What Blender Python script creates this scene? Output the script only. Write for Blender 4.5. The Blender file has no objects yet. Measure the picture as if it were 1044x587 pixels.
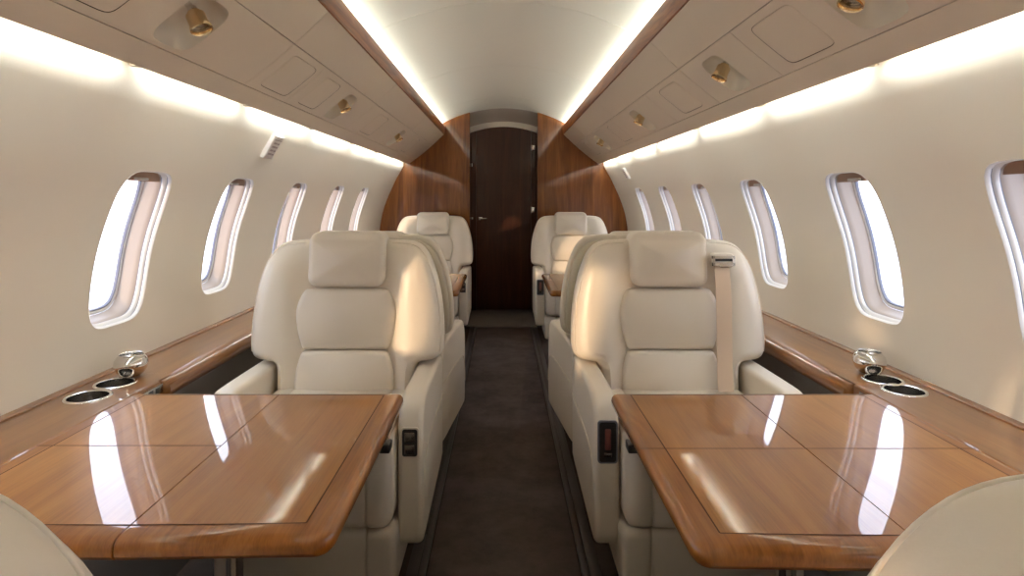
import bpy, bmesh, math, random
from mathutils import Vector, Matrix
random.seed(4)
S = bpy.context.scene
COL = S.collection
PI = math.pi
H = 1.16            # eye height above the cabin floor

# ------------------------------------------------------------------ materials
def new_mat(name):
    m = bpy.data.materials.new(name); m.use_nodes = True
    nt = m.node_tree; b = nt.nodes['Principled BSDF']
    return m, nt, b
def simple(name, col, rough=0.5, metal=0.0, coat=0.0, spec=None, bump=None):
    m, nt, b = new_mat(name)
    b.inputs['Base Color'].default_value = (*col, 1)
    b.inputs['Roughness'].default_value = rough
    b.inputs['Metallic'].default_value = metal
    b.inputs['Coat Weight'].default_value = coat
    b.inputs['Coat Roughness'].default_value = 0.03
    if spec is not None: b.inputs['Specular IOR Level'].default_value = spec
    if bump:
        tc = nt.nodes.new('ShaderNodeTexCoord')
        n = nt.nodes.new('ShaderNodeTexNoise'); n.inputs['Scale'].default_value = bump[0]
        n.inputs['Detail'].default_value = 4
        bp = nt.nodes.new('ShaderNodeBump'); bp.inputs['Strength'].default_value = bump[1]
        bp.inputs['Distance'].default_value = bump[2]
        nt.links.new(tc.outputs['Object'], n.inputs['Vector'])
        nt.links.new(n.outputs['Fac'], bp.inputs['Height'])
        nt.links.new(bp.outputs['Normal'], b.inputs['Normal'])
    return m
def wood(name, c_dark, c_mid, c_light, scale=(9, .7, 9), fine=(220, 4, 220), rough=0.35, coat=1.0, coat_rough=.02, wob=2.0):
    m, nt, b = new_mat(name); N = nt.nodes; L = nt.links
    b.inputs['Specular IOR Level'].default_value = .2
    tc = N.new('ShaderNodeTexCoord')
    mp = N.new('ShaderNodeMapping'); mp.inputs['Scale'].default_value = scale
    L.new(tc.outputs['Object'], mp.inputs['Vector'])
    n1 = N.new('ShaderNodeTexNoise'); n1.inputs['Scale'].default_value = 1; n1.inputs['Detail'].default_value = 6
    n1.inputs['Distortion'].default_value = wob
    L.new(mp.outputs['Vector'], n1.inputs['Vector'])
    mp2 = N.new('ShaderNodeMapping'); mp2.inputs['Scale'].default_value = fine
    L.new(tc.outputs['Object'], mp2.inputs['Vector'])
    n2 = N.new('ShaderNodeTexNoise'); n2.inputs['Scale'].default_value = 1; n2.inputs['Detail'].default_value = 3
    L.new(mp2.outputs['Vector'], n2.inputs['Vector'])
    mx = N.new('ShaderNodeMath'); mx.operation = 'MULTIPLY_ADD'; mx.inputs[1].default_value = .35
    L.new(n2.outputs['Fac'], mx.inputs[0]); 
    sc = N.new('ShaderNodeMath'); sc.operation = 'MULTIPLY'; sc.inputs[1].default_value = .65
    L.new(n1.outputs['Fac'], sc.inputs[0]); L.new(sc.outputs[0], mx.inputs[2])
    r = N.new('ShaderNodeValToRGB'); e = r.color_ramp.elements
    e[0].position = .32; e[0].color = (*c_dark, 1); e[1].position = .70; e[1].color = (*c_light, 1)
    k = e.new(.5); k.color = (*c_mid, 1)
    L.new(mx.outputs[0], r.inputs['Fac']); L.new(r.outputs['Color'], b.inputs['Base Color'])
    b.inputs['Roughness'].default_value = rough
    b.inputs['Coat Weight'].default_value = coat; b.inputs['Coat Roughness'].default_value = coat_rough
    b.inputs['Coat IOR'].default_value = 1.5
    return m
def carpet(name, c0, c1):
    m, nt, b = new_mat(name); N = nt.nodes; L = nt.links
    tc = N.new('ShaderNodeTexCoord')
    n1 = N.new('ShaderNodeTexNoise'); n1.inputs['Scale'].default_value = 5; n1.inputs['Detail'].default_value = 8; n1.inputs['Roughness'].default_value = .75
    L.new(tc.outputs['Object'], n1.inputs['Vector'])
    r = N.new('ShaderNodeValToRGB'); r.color_ramp.elements[0].position = .35; r.color_ramp.elements[1].position = .68
    r.color_ramp.elements[0].color = (*c0, 1); r.color_ramp.elements[1].color = (*c1, 1)
    L.new(n1.outputs['Fac'], r.inputs['Fac']); L.new(r.outputs['Color'], b.inputs['Base Color'])
    b.inputs['Roughness'].default_value = .95; b.inputs['Specular IOR Level'].default_value = .1
    n2 = N.new('ShaderNodeTexNoise'); n2.inputs['Scale'].default_value = 420
    L.new(tc.outputs['Object'], n2.inputs['Vector'])
    bp = N.new('ShaderNodeBump'); bp.inputs['Strength'].default_value = .5; bp.inputs['Distance'].default_value = .003
    L.new(n2.outputs['Fac'], bp.inputs['Height']); L.new(bp.outputs['Normal'], b.inputs['Normal'])
    return m
def emis(name, col, st):
    m = bpy.data.materials.new(name); m.use_nodes = True; nt = m.node_tree
    nt.nodes.remove(nt.nodes['Principled BSDF'])
    e = nt.nodes.new('ShaderNodeEmission'); e.inputs[0].default_value = (*col, 1); e.inputs[1].default_value = st
    nt.links.new(e.outputs[0], nt.nodes['Material Output'].inputs[0]); return m
def glass_pane(name):
    m = bpy.data.materials.new(name); m.use_nodes = True; nt = m.node_tree
    nt.nodes.remove(nt.nodes['Principled BSDF'])
    t = nt.nodes.new('ShaderNodeBsdfTransparent'); t.inputs[0].default_value = (.97, .98, 1, 1)
    g = nt.nodes.new('ShaderNodeBsdfGlossy'); g.inputs['Roughness'].default_value = .01
    mx = nt.nodes.new('ShaderNodeMixShader'); mx.inputs[0].default_value = .05
    nt.links.new(t.outputs[0], mx.inputs[1]); nt.links.new(g.outputs[0], mx.inputs[2])
    nt.links.new(mx.outputs[0], nt.nodes['Material Output'].inputs[0]); return m

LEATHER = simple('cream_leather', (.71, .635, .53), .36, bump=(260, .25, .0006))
LEATHER_SHADE = simple('shaded_cream_leather', (.46, .40, .29), .45, bump=(260, .25, .0006))  # same cream leather, with the shade on the seat rears put into its colour
STITCH = simple('pale_stitching', (.70, .63, .50), .7)
SEAMDK = simple('shadow_gap_rubber', (.16, .12, .08), .8)
WALLM = simple('cream_wall_lining', (.80, .735, .63), .55, bump=(500, .08, .0003))
BINM = simple('beige_bin_lining', (.70, .60, .47), .5, bump=(600, .06, .0002))
CEILM = simple('ivory_ceiling_lining', (.76, .72, .62), .55)
BOWLM = simple('cream_moulded_plastic', (.72, .64, .50), .4)
WHITEP = simple('white_window_plastic', (.60, .56, .50), .4)
TAUPEP = simple('taupe_window_lining', (.34, .27, .21), .5)
GASK = simple('grey_window_gasket', (.15, .15, .18), .5)
BROWNP = simple('brown_shade_header', (.36, .22, .14), .5)
CHROME = simple('polished_chrome', (.80, .78, .74), .08, metal=1)
NICKEL = simple('dark_nickel', (.30, .28, .26), .25, metal=1)
GOLD = simple('warm_gold_metal', (.92, .74, .48), .14, metal=1)
BLACKP = simple('black_plastic', (.018, .016, .015), .35)
REDDK = simple('dark_red_slider', (.16, .05, .04), .4)
GREYP = simple('dark_grey_fabric_panel', (.17, .145, .125), .8)
BELT = simple('beige_webbing', (.62, .47, .34), .75, bump=(900, .3, .0004))
SIGNM = simple('pale_sign_plastic', (.80, .74, .70), .4)
INKM = simple('grey_sign_ink', (.45, .37, .35), .6)
TABLEW = wood('glossy_table_veneer', (.24, .082, .010), (.33, .124, .018), (.40, .162, .028), scale=(16, 1.6, 8), fine=(420, 9, 90), wob=.8)
EDGEW = wood('glossy_edge_wood', (.18, .053, .006), (.27, .090, .012), (.35, .134, .022), scale=(14, 2, 8), fine=(320, 9, 90))
LEDGEW = wood('glossy_ledge_veneer', (.15, .050, .009), (.22, .082, .017), (.28, .116, .028), scale=(16, 1.0, 16), fine=(350, 5, 350), wob=1.0)
RAILW = wood('glossy_rail_wood', (.14, .046, .012), (.21, .077, .021), (.29, .115, .036), scale=(16, 1.0, 16), fine=(350, 5, 350), wob=1.0)
TRIMW = wood('glossy_ceiling_trim_wood', (.14, .036, .006), (.26, .076, .013), (.42, .15, .035), scale=(10, 1.3, 14), fine=(200, 5, 200), wob=3.0, coat=.5, coat_rough=.05)
BULKW = wood('glossy_figured_bulkhead_wood', (.10, .028, .005), (.19, .058, .010), (.31, .11, .024), scale=(9, 9, .8), fine=(160, 160, 5), wob=2.2, coat_rough=.05)
DOORW = wood('dark_glossy_door_wood', (.030, .007, .002), (.05, .013, .004), (.08, .024, .007), scale=(9, 9, .8), fine=(160, 160, 5), wob=1.5, coat=.45, coat_rough=.08)
INLAY = simple('dark_inlay_line', (.07, .022, .006), .6, spec=.1)
FLOORM = carpet('dark_brown_carpet', (.060, .044, .037), (.090, .068, .058))
RUNM = carpet('brown_aisle_carpet', (.070, .052, .045), (.125, .096, .084))
THRM = carpet('greyish_threshold_carpet', (.10, .085, .078), (.14, .12, .11))
TRACKM = simple('dark_floor_track', (.060, .045, .040), .5)
GROUNDM = simple('pale_apron_concrete', (.72, .74, .80), .8)
HANGARM = simple('pale_hangar_cladding', (.60, .62, .72), .8)
PANE = glass_pane('window_pane')
LEDW = emis('cool_wall_strip_light', (.93, 1.0, .985), 22)
LEDC = emis('cool_ceiling_strip_light', (.96, 1.0, .94), 17)

# ------------------------------------------------------------------ helpers
def finish(o, name, mats, parent, smooth=40):
    me = o
    for m in (mats if isinstance(mats, (list, tuple)) else [mats]): me.materials.append(m)
    if smooth:
        me.shade_smooth(); me.set_sharp_from_angle(angle=math.radians(smooth))
    ob = bpy.data.objects.new(name, me); COL.objects.link(ob)
    if parent: ob.parent = parent
    return ob
def obj(name, bm, mats, parent=None, smooth=40, weld=True):
    if weld: bmesh.ops.remove_doubles(bm, verts=bm.verts, dist=1e-5)
    bmesh.ops.recalc_face_normals(bm, faces=bm.faces)
    me = bpy.data.meshes.new(name); bm.to_mesh(me); bm.free()
    return finish(me, name, mats, parent, smooth)
def tag(o, label, cat, group=None, kind=None):
    o['label'] = label; o['category'] = cat
    if group: o['group'] = group
    if kind: o['kind'] = kind
    return o
def struct(o, label=None, cat=None):
    o['kind'] = 'structure'
    if label: o['label'] = label; o['category'] = cat
    return o
def thing(name, label, cat, loc=(0, 0, 0), rz=0, group=None):
    o = bpy.data.objects.new(name, None); COL.objects.link(o)
    o.empty_display_size = .05
    o.location = loc; o.rotation_euler = (0, 0, rz)
    return tag(o, label, cat, group)
def loft(bm, rings, close=True, caps=(True, True), mi=0):
    vs = [[bm.verts.new(p) for p in r] for r in rings]
    fs = []
    n = len(rings[0])
    for a, b in zip(vs, vs[1:]):
        for i in range(n if close else n - 1):
            j = (i + 1) % n
            f = bm.faces.new((a[i], a[j], b[j], b[i])); f.material_index = mi; fs.append(f)
    for c, r in zip(caps, (vs[0], vs[-1])):
        if c and close:
            ctr = sum((v.co for v in r), Vector()) / n
            cv = bm.verts.new(ctr)
            for i in range(n):
                f = bm.faces.new((r[i], r[(i + 1) % n], cv)); f.material_index = mi; fs.append(f)
    return fs
def catmull(pts, k=4, closed=False):
    out = []; n = len(pts); P = [Vector(p) for p in pts]
    rng = n if closed else n - 1
    for i in range(rng):
        p0 = P[(i - 1) % n] if closed or i > 0 else P[0]
        p1 = P[i]; p2 = P[(i + 1) % n]
        p3 = P[(i + 2) % n] if closed or i + 2 < n else P[-1]
        for j in range(k):
            t = j / k
            out.append(.5 * ((2 * p1) + (p2 - p0) * t + (2 * p0 - 5 * p1 + 4 * p2 - p3) * t * t + (3 * p1 - p0 - 3 * p2 + p3) * t ** 3))
    if not closed: out.append(P[-1])
    return out
def rr(x0, x1, y0, y1, r, n=5):
    """rounded rectangle, ccw; r is one radius or four (x0y0, x1y0, x1y1, x0y1)"""
    if not isinstance(r, (tuple, list)): r = (r,) * 4
    out = []
    for (cx, cy, sx, sy, a0), q in zip(((x0, y0, 1, 1, PI), (x1, y0, -1, 1, 1.5 * PI), (x1, y1, -1, -1, 0), (x0, y1, 1, -1, .5 * PI)), r):
        for k in range(n + 1):
            a = a0 + .5 * PI * k / n
            out.append(Vector((cx + sx * q + q * math.cos(a), cy + sy * q + q * math.sin(a))))
    return out
def inset(pts, d):
    """offset closed ccw 2D outline inwards"""
    n = len(pts); out = []
    for i in range(n):
        a, b, c = pts[i - 1], pts[i], pts[(i + 1) % n]
        e1 = (b - a); e2 = (c - b)
        if e1.length < 1e-7: e1 = e2
        if e2.length < 1e-7: e2 = e1
        e1 = e1.normalized(); e2 = e2.normalized()
        nn = Vector((-(e1.y + e2.y), (e1.x + e2.x)))
        if nn.length < 1e-6: nn = Vector((-e1.y, e1.x))
        nn.normalize()
        c_ = max(.6, nn.dot(Vector((-e1.y, e1.x))))
        out.append(b + nn * d / c_)
    return out
def box(bm, x0, x1, y0, y1, z0, z1, r=0.0, seg=2, mi=0):
    if r <= 0:
        loft(bm, [[(x0, y0, z), (x1, y0, z), (x1, y1, z), (x0, y1, z)] for z in (z0, z1)], mi=mi); return
    r = min(r, .49 * min(x1 - x0, y1 - y0, z1 - z0)); rings = []
    base = rr(x0, x1, y0, y1, r, 3)
    for k in range(seg + 1):
        a = .5 * PI * k / seg
        rings.append([(p.x, p.y, z0 + r - r * math.sin(a)) for p in inset(base, r * (1 - math.cos(a)))][:])
    rings = rings[::-1]
    for k in range(seg + 1):
        a = .5 * PI * k / seg
        rings.append([(p.x, p.y, z1 - r + r * math.sin(a)) for p in inset(base, r * (1 - math.cos(a)))])
    loft(bm, rings, mi=mi)
def lathe(bm, prof, cx=0, cy=0, cz=0, n=32, mi=0, M=None):
    rings = []
    for r, z in prof:
        ring = []
        for i in range(n):
            a = 2 * PI * i / n
            v = Vector((r * math.cos(a), r * math.sin(a), z))
            if M is not None: v = M @ v
            ring.append(v + Vector((cx, cy, cz)))
        rings.append(ring)
    loft(bm, rings, caps=(False, False), mi=mi)
def tube(bm, pts, r, n=8, mi=0):
    P = [Vector(p) for p in pts]; rings = []
    for i, p in enumerate(P):
        d = (P[min(i + 1, len(P) - 1)] - P[max(i - 1, 0)]).normalized()
        if i == 0:
            up = Vector((0, 0, 1)) if abs(d.z) < .9 else Vector((1, 0, 0))
            a = d.cross(up).normalized()
        else: a = (a - d * a.dot(d)).normalized()
        b = d.cross(a)
        rings.append([p + a * r * math.cos(2 * PI * k / n) + b * r * math.sin(2 * PI * k / n) for k in range(n)])
    loft(bm, rings, mi=mi)
def smooth01(t):
    t = max(0, min(1, t)); return t * t * (3 - 2 * t)

# ------------------------------------------------------------------ cabin cross-section (x outwards, d = height relative to the eye)
WP = [(-1.16, 1.08), (-1.0, 1.14), (-.8, 1.19), (-.6, 1.228), (-.45, 1.238), (-.32, 1.230), (-.16, 1.204), (0, 1.152), (.1, 1.107),
      (.204, 1.058), (.335, .984), (.36, .990), (.40, .996), (.44, .978), (.52, .89), (.612, .80)]
def wall_x(z):
    d = z - H
    if d <= WP[0][0]: return WP[0][1]
    for i in range(len(WP) - 1):
        if d <= WP[i + 1][0]:
            z0, x0 = WP[i]; z1, x1 = WP[i + 1]
            zm, xm = WP[max(i - 1, 0)]; zn, xn = WP[min(i + 2, len(WP) - 1)]
            m0 = (x1 - xm) / (z1 - zm); m1 = (xn - x0) / (zn - z0)
            h = z1 - z0; t = (d - z0) / h
            return ((2 * t ** 3 - 3 * t * t + 1) * x0 + (t ** 3 - 2 * t * t + t) * h * m0 + (-2 * t ** 3 + 3 * t * t) * x1 + (t ** 3 - t * t) * h * m1)
    return WP[-1][1]
def wall_n(z):      # outward normal in (x, z)
    e = .01; dx = wall_x(z + e) - wall_x(z - e)
    v = Vector((2 * e, -dx)); return v.normalized()
YF, YB = -1.6, 6.0
WIN_Z = H - .160; WIN_HH = .244; WIN_HW = .143
WINS = {-1: [-1.17, -.50, .56, 1.17, 1.935, 2.605, 3.345, 4.150, 4.91], 1: [-1.02, -.25, .52, 1.298, 2.0, 2.762, 3.51, 4.28, 5.05]}  # near left windows are unseen, shifted and added to aim the sun patches
SQN = 5.0
def cellpts(i0, i1, j0, j1):
    pts = [(i, j0) for i in range(i0, i1)] + [(i1, j) for j in range(j0, j1)] + [(i, j1) for i in range(i1, i0, -1)] + [(i0, j) for j in range(j1, j0, -1)]
    return pts
def sq(a, b, n=SQN):
    return (abs(a) ** n + abs(b) ** n) ** (-1 / n)
def holed_grid(bm, P, U, V, cells, K=4, n=SQN):
    """grid of P(u, v) with superellipse holes; cells: (i0,i1,j0,j1,cu,cv,hu,hv). Returns unit directions of each hole's outline"""
    vt = {}
    def gv(i, j):
        if (i, j) not in vt: vt[i, j] = bm.verts.new(P(U[i], V[j]))
        return vt[i, j]
    occ = set()
    for c in cells:
        for i in range(c[0], c[1]):
            for j in range(c[2], c[3]): occ.add((i, j))
    for i in range(len(U) - 1):
        for j in range(len(V) - 1):
            if (i, j) not in occ: bm.faces.new((gv(i, j), gv(i + 1, j), gv(i + 1, j + 1), gv(i, j + 1)))
    outs = []
    for cell in cells:
        i0, i1, j0, j1, cu, cv, hu, hv = cell[:8]
        if len(cell) > 8: n = cell[8]
        bp = cellpts(i0, i1, j0, j1)
        dirs = []
        for (i, j) in bp:
            a = 2 * (i - i0) / (i1 - i0) - 1; b = 2 * (j - j0) / (j1 - j0) - 1
            dirs.append((a, b))
        prev = [gv(i, j) for i, j in bp]
        hp = []
        for a, b in dirs:
            s = sq(a, b, n); hp.append((a * s, b * s))
        for k in range(1, K + 1):
            t = k / K
            ring = []
            for (i, j), (a, b) in zip(bp, hp):
                u = U[i] * (1 - t) + (cu + a * hu) * t; v = V[j] * (1 - t) + (cv + b * hv) * t
                ring.append(bm.verts.new(P(u, v)))
            m = len(ring)
            for q in range(m):
                bm.faces.new((prev[q], prev[(q + 1) % m], ring[(q + 1) % m], ring[q]))
            prev = ring
        outs.append(hp)
    return outs

# ------------------------------------------------------------------ side walls and windows
NYC, NZC = 12, 16
hole_dirs = None
for side, nm in ((-1, 'wall_left'), (1, 'wall_right')):
    bm = bmesh.new()
    U = [YF]; cells = []
    for c in WINS[side]:
        a, b = c - .24, c + .24
        while a - U[-1] > .12: U.append(U[-1] + (a - U[-1]) / max(1, math.ceil((a - U[-1]) / .12)))
        if a - U[-1] > 1e-4: U.append(a)
        i0 = len(U) - 1
        U += [a + (b - a) * k / NYC for k in range(1, NYC + 1)]
        cells.append([i0, len(U) - 1, c])
    while YB + .02 - U[-1] > .12: U.append(U[-1] + .1)
    U.append(YB + .02)
    z0, z1 = WIN_Z - .30, WIN_Z + .31
    V = [.02 + (z0 - .02) * k / 6 for k in range(6)] + [z0 + (z1 - z0) * k / NZC for k in range(NZC + 1)]
    V += [z1 + (H + .612 - z1) * k / 8 for k in range(1, 9)]
    cc = [(i0, i1, 6, 6 + NZC, c, WIN_Z, WIN_HW, WIN_HH) for i0, i1, c in cells]
    outs = holed_grid(bm, lambda u, v: (side * wall_x(v), u, v), U, V, cc)
    hole_dirs = outs[0]
    struct(obj(nm, bm, WALLM, smooth=60))

def wpt(side, c, a, b, hw, hh, d, dz=0):
    z = WIN_Z + dz + b * hh
    n = wall_n(z)
    return (side * (wall_x(z) + n.x * d), c + a * hw, z + n.y * d)
# dense outline directions for the reveal
RD = []
for k in range(64):
    t = 2 * PI * k / 64; a, b = math.cos(t), math.sin(t)
    s = 1 / max(abs(a), abs(b)); a *= s; b *= s
    q = sq(a, b); RD.append((a * q, b * q))
wn = 0
for side in (-1, 1):
    for c in WINS[side]:
        wn += 1
        root = bpy.data.objects.new('window_%d' % wn, None); COL.objects.link(root); root['kind'] = 'structure'
        D = hole_dirs
        # reveal lining, rings stepping outwards
        steps = [(1.0, -.0005, 0), (.992, .0015, 0), (.984, .005, 0), (.978, .011, 0), (.984, .0125, 1), (.982, .0145, 1), (.966, .0165, 0), (.950, .028, 0),
                 (.955, .0295, 1), (.953, .0315, 1), (.945, .0335, 2), (.932, .05, 2), (.922, .068, 2), (.905, .084, 2)]
        bm = bmesh.new(); prev = None; DD = D
        for s, d, mi in steps:
            ring = [bm.verts.new(wpt(side, c, a, b, WIN_HW * s, WIN_HH * s, d)) for a, b in DD]
            if prev:
                m = len(ring)
                for q in range(m):
                    f = bm.faces.new((prev[q], prev[(q + 1) % m], ring[(q + 1) % m], ring[q])); f.material_index = mi
            prev = ring
        obj('window_lining', bm, [WHITEP, GASK, TAUPEP], root, smooth=50)
        bm = bmesh.new()
        R2 = RD; hw, hh = WIN_HW, WIN_HH
        loft(bm, [[wpt(side, c, a, b, hw * s, hh * s, d) for a, b in R2] for s, d in ((.91, .092), (.902, .084), (.89, .082), (.868, .084), (.860, .090))], caps=(False, False))
        obj('window_frame', bm, WHITEP, root, smooth=60)
        bm = bmesh.new()
        loft(bm, [[wpt(side, c, a, b, hw * s, hh * s, d) for a, b in R2] for s, d in ((.864, .090), (.860, .086), (.848, .086), (.838, .091), (.838, .096))], caps=(False, False))
        obj('window_gasket', bm, GASK, root, smooth=60)
        bm = bmesh.new()
        prev = None
        for s in (.848, .6, .4, .2, .02):
            ring = [bm.verts.new(wpt(side, c, a, b, hw * s, hh * s, .094)) for a, b in R2]
            if prev:
                for q in range(64): bm.faces.new((prev[q], prev[(q + 1) % 64], ring[(q + 1) % 64], ring[q]))
            prev = ring
        bm.faces.new(prev)
        obj('window_pane', bm, PANE, root, smooth=60)
        # retracted shade: a narrow slat behind the top of the opening, with its pull
        bm = bmesh.new(); rings = []
        for zz in (.20, .213, .226, .24):
            z = WIN_Z + zz; n = wall_n(z); w = WIN_HW * (.90 if zz < .225 else .8)
            rings.append([(side * (wall_x(z) + n.x * d), c + s * w, z + n.y * d) for d, s in ((.036, -1), (.036, 1), (.052, 1), (.052, -1))])
        loft(bm, rings)
        sh = obj('window_shade', bm, BROWNP, root, smooth=30)
        z = WIN_Z + .209; n = wall_n(z)
        bm = bmesh.new(); box(bm, -.006, .006, -.032, .032, -.0045, .0045, .003)
        hd = obj('shade_pull', bm, WHITEP, sh)
        for v in hd.data.vertices:
            v.co = Vector((side * (wall_x(z) + n.x * .030) + v.co.x, c + .0 + v.co.y, z + n.y * .030 + v.co.z))
        # daylight portal just outside the pane
        ld = bpy.data.lights.new('window_daylight', 'AREA'); ld.shape = 'RECTANGLE'; ld.size = .30; ld.size_y = .44
        ld.cycles.is_portal = True
        lo = bpy.data.objects.new('window_daylight', ld); COL.objects.link(lo); lo.parent = root
        n = wall_n(WIN_Z); px = side * (wall_x(WIN_Z) + n.x * .125)
        inward = Vector((-side * n.x, 0, -n.y))
        lo.matrix_local = Matrix.Translation((px, c, WIN_Z + n.y * .125)) @ inward.to_track_quat('-Z', 'Z').to_matrix().to_4x4()
        # track_quat up 'Z' is fine: portal is slightly larger than the pane

# ------------------------------------------------------------------ ceiling
RC, CZ = 1.27, H - .375
def ceil_pt(a, y, dr=0): return ((RC + dr) * math.sin(a), y, CZ + (RC + dr) * math.cos(a))
bm = bmesh.new()
amax = math.asin(.80 / RC)
ys = [YF]
for s in (.15, 1.45, 2.75, 4.05, 5.35): ys += [s - .0035, s - .0015, s + .0015, s + .0035]
ys.append(YB + .03)
rings = []
for y in ys:
    dr = 0
    for s in (.15, 1.45, 2.75, 4.05, 5.35):
        if abs(y - s) < .002: dr = .004
    rings.append([ceil_pt(-amax + 2 * amax * k / 48, y, dr) for k in range(49)])
loft(bm, rings, close=False, caps=(False, False))
struct(obj('ceiling', bm, CEILM, smooth=30))

# ------------------------------------------------------------------ overhead bins (profile: face from A down to C)
A = Vector((.593, H + .632)); C = Vector((.938, H + .340))
AC = C - A; NN = Vector((-.646, -.763))
def face(side, y, t, off=0):
    p = A + AC * t + NN * (off + .010 * math.sin(PI * t))
    return (side * p.x, y, p.y)
def plate(bm, side, y0, y1, t0, t1, holes=(), n=4.0, gap=.0014, skirt=.009):
    """a lining panel with turned-down edges; holes: (yc, tc, hy, ht)"""
    y0 += gap; y1 -= gap; t0 += gap / .45; t1 -= gap / .45
    U = [y0]; cells = []
    for (yc, tc, hy, ht, nn) in holes:
        a, b = yc - hy - .02, yc + hy + .02
        U.append(a) if a - U[-1] > 1e-4 else None
        i0 = len(U) - 1
        U += [a + (b - a) * k / 12 for k in range(1, 13)]
        cells.append((i0, len(U) - 1, 0, 12, yc, tc, hy, ht, nn))
    if y1 - U[-1] > 1e-4: U.append(y1)
    V = [t0 + (t1 - t0) * k / 12 for k in range(13)]
    holed_grid(bm, lambda u, v: face(side, u, v), U, V, cells, K=2, n=n)
    for u in (y0, y1):
        loft(bm, [[face(side, u, v, o) for v in V] for o in (0, -skirt)], close=False, caps=(False, False))
    for v in (t0, t1):
        loft(bm, [[face(side, u, v, o) for u in (y0, y1)] for o in (0, -skirt)], close=False, caps=(False, False))
def ell(n, k=48):
    out = []
    for q in range(k):
        t = 2 * PI * q / k; a, b = math.cos(t), math.sin(t)
        s = 1 / max(abs(a), abs(b)); a *= s; b *= s
        z = sq(a, b, n); out.append((a * z, b * z))
    return out
LIGHTS = {-1: [.10, 1.555, 2.975, 4.5], 1: [.10, 1.355, 2.18, 3.49, 4.88]}
PANELS = {-1: [(1.20, .12), (2.25, .13), (2.62, .11), (3.72, .14), (5.15, .12)], 1: [(.55, .12), (1.68, .125), (2.73, .14), (4.15, .14), (5.45, .1)]}
JOINTS = {-1: [-.7, .55, 1.0, 2.05, 2.42, 3.35, 4.1, 4.9], 1: [-.5, .85, 1.9, 2.45, 3.05, 3.9, 4.5, 5.25]}
DOORJ = {-1: [-.55, .75, 2.05, 3.35, 4.65], 1: [-.4, .9, 2.45, 3.9, 5.2]}
HT = .19; TC = .612; HY = .093
def side_word(s): return 'left' if s < 0 else 'right'
cups = {}
for side in (-1, 1):
    binr = thing('overhead_bin', 'long beige overhead bin running above the %s row of windows' % side_word(side), 'overhead bin', (0, 0, 0), 0, 'overhead bins')
    js = [YF] + DOORJ[side] + [YB - .002]
    for a, b in zip(js, js[1:]):
        bm = bmesh.new(); plate(bm, side, a, b, 0.0, .352)
        obj('bin_door', bm, BINM, binr, smooth=50)
    js = [YF] + JOINTS[side] + [YB - .002]
    for a, b in zip(js, js[1:]):
        bm = bmesh.new()
        hs = [(y, TC, HY, HT, 4.0) for y in LIGHTS[side] if a < y < b] + [(y, .60, w, .185, 9.0) for y, w in PANELS[side] if a < y < b]
        hs.sort()
        plate(bm, side, a, b, .352, .838, hs)
        obj('service_panel', bm, BINM, binr, smooth=50)
    for y, w in PANELS[side]:
        bm = bmesh.new(); E = ell(9.0, 96)
        loft(bm, [[face(side, y + a * (w * s - g), .60 + b * (.185 * s - g / .45), o) for a, b in E] for s, g, o in ((1, .002, -.009), (1, .002, -.0005), (1, .003, 0), (.7, 0, 0), (.35, 0, 0))], caps=(False, True))
        obj('access_cover', bm, BINM, binr, smooth=50)
        bm = bmesh.new()
        loft(bm, [[face(side, y + a * w * s, .60 + b * .185 * s, -.0088) for a, b in E] for s in (1.03, .9)], caps=(False, False))
        obj('cover_gasket', bm, SEAMDK, binr)
    # lower lip, turned round at the bottom and back up behind: carries the strip light
    bm = bmesh.new()
    prof = [Vector(face(1, 0, t)[::2]) for t in (.841, .88, .92, .96, .985)]
    p0 = prof[0] + (-NN) * .009
    prof = [p0] + prof + [Vector((.938, H + .3385)), Vector((.9425, H + .3395)), Vector((.944, H + .344)), Vector((.943, H + .3475)), Vector((.930, H + .354)), Vector((.905, H + .375)), Vector((.880, H + .40))]
    loft(bm, [[(side * p.x, y, p.y) for p in prof] for y in (YF, YB - .002)], close=False, caps=(False, False))
    obj('bin_lip', bm, BINM, binr, smooth=50)
    # rear and top skin of the bin
    bm = bmesh.new()
    prof = [(.880, H + .40), (.900, H + .45), (.855, H + .53), (.76, H + .61), (.66, H + .675), (.604, H + .690), (.603, H + .634)]
    loft(bm, [[(side * p[0], y, p[1]) for p in prof] for y in (YF, YB - .002)], close=False, caps=(False, False))
    obj('bin_shell', bm, SEAMDK, binr, smooth=30)
    # wooden trim strip with its pale top bead
    bm = bmesh.new()
    prof = [(.5935, .6315), (.588, .634), (.583, .665), (.580, .695), (.581, .7085), (.586, .7105), (.593, .709), (.600, .69), (.601, .64)]
    loft(bm, [[(side * p[0], y, H + p[1]) for p in prof] for y in (YF, YB - .002)])
    obj('wood_trim', bm, TRIMW, binr, smooth=40)
    bm = bmesh.new()
    prof = rr(.5825, .592, H + .7095, H + .7165, .003, 2)
    loft(bm, [[(side * p.x, y, p.y) for p in prof] for y in (YF, YB - .002)])
    obj('trim_bead', bm, BOWLM, binr, smooth=50)
    # strip lights, in lengths with gaps at the added streak blocks
    GAP_Y = [-1.3, -.6, .15, .92, 1.60, 2.30, 3.08, 3.90, 4.65, 5.3, YB - .01]
    bw = bmesh.new(); bc = bmesh.new(); prev = YF
    for y in GAP_Y:
        a, b = prev + .048, y - .048
        # wall washer: faces outwards and down, tucked behind the lip
        q = [(.9455, .3635), (.9545, .3635)]
        loft(bw, [[(side * x, yy, H + d) for x, d in q] for yy in (a, b)], close=False, caps=(False, False))
        q = [(.622, .698), (.634, .706)]
        loft(bc, [[(side * x, yy, H + d) for x, d in q] for yy in (prev, y)], close=False, caps=(False, False))
        prev = y
    # wall-washer faces away from the bin
    bm = bmesh.new()
    loft(bm, [[(side * x, y, H + d) for x, d in ((.930, .3650), (.956, .3650), (.960, .370), (.930, .370))] for y in (YF, YB - .004)])
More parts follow.
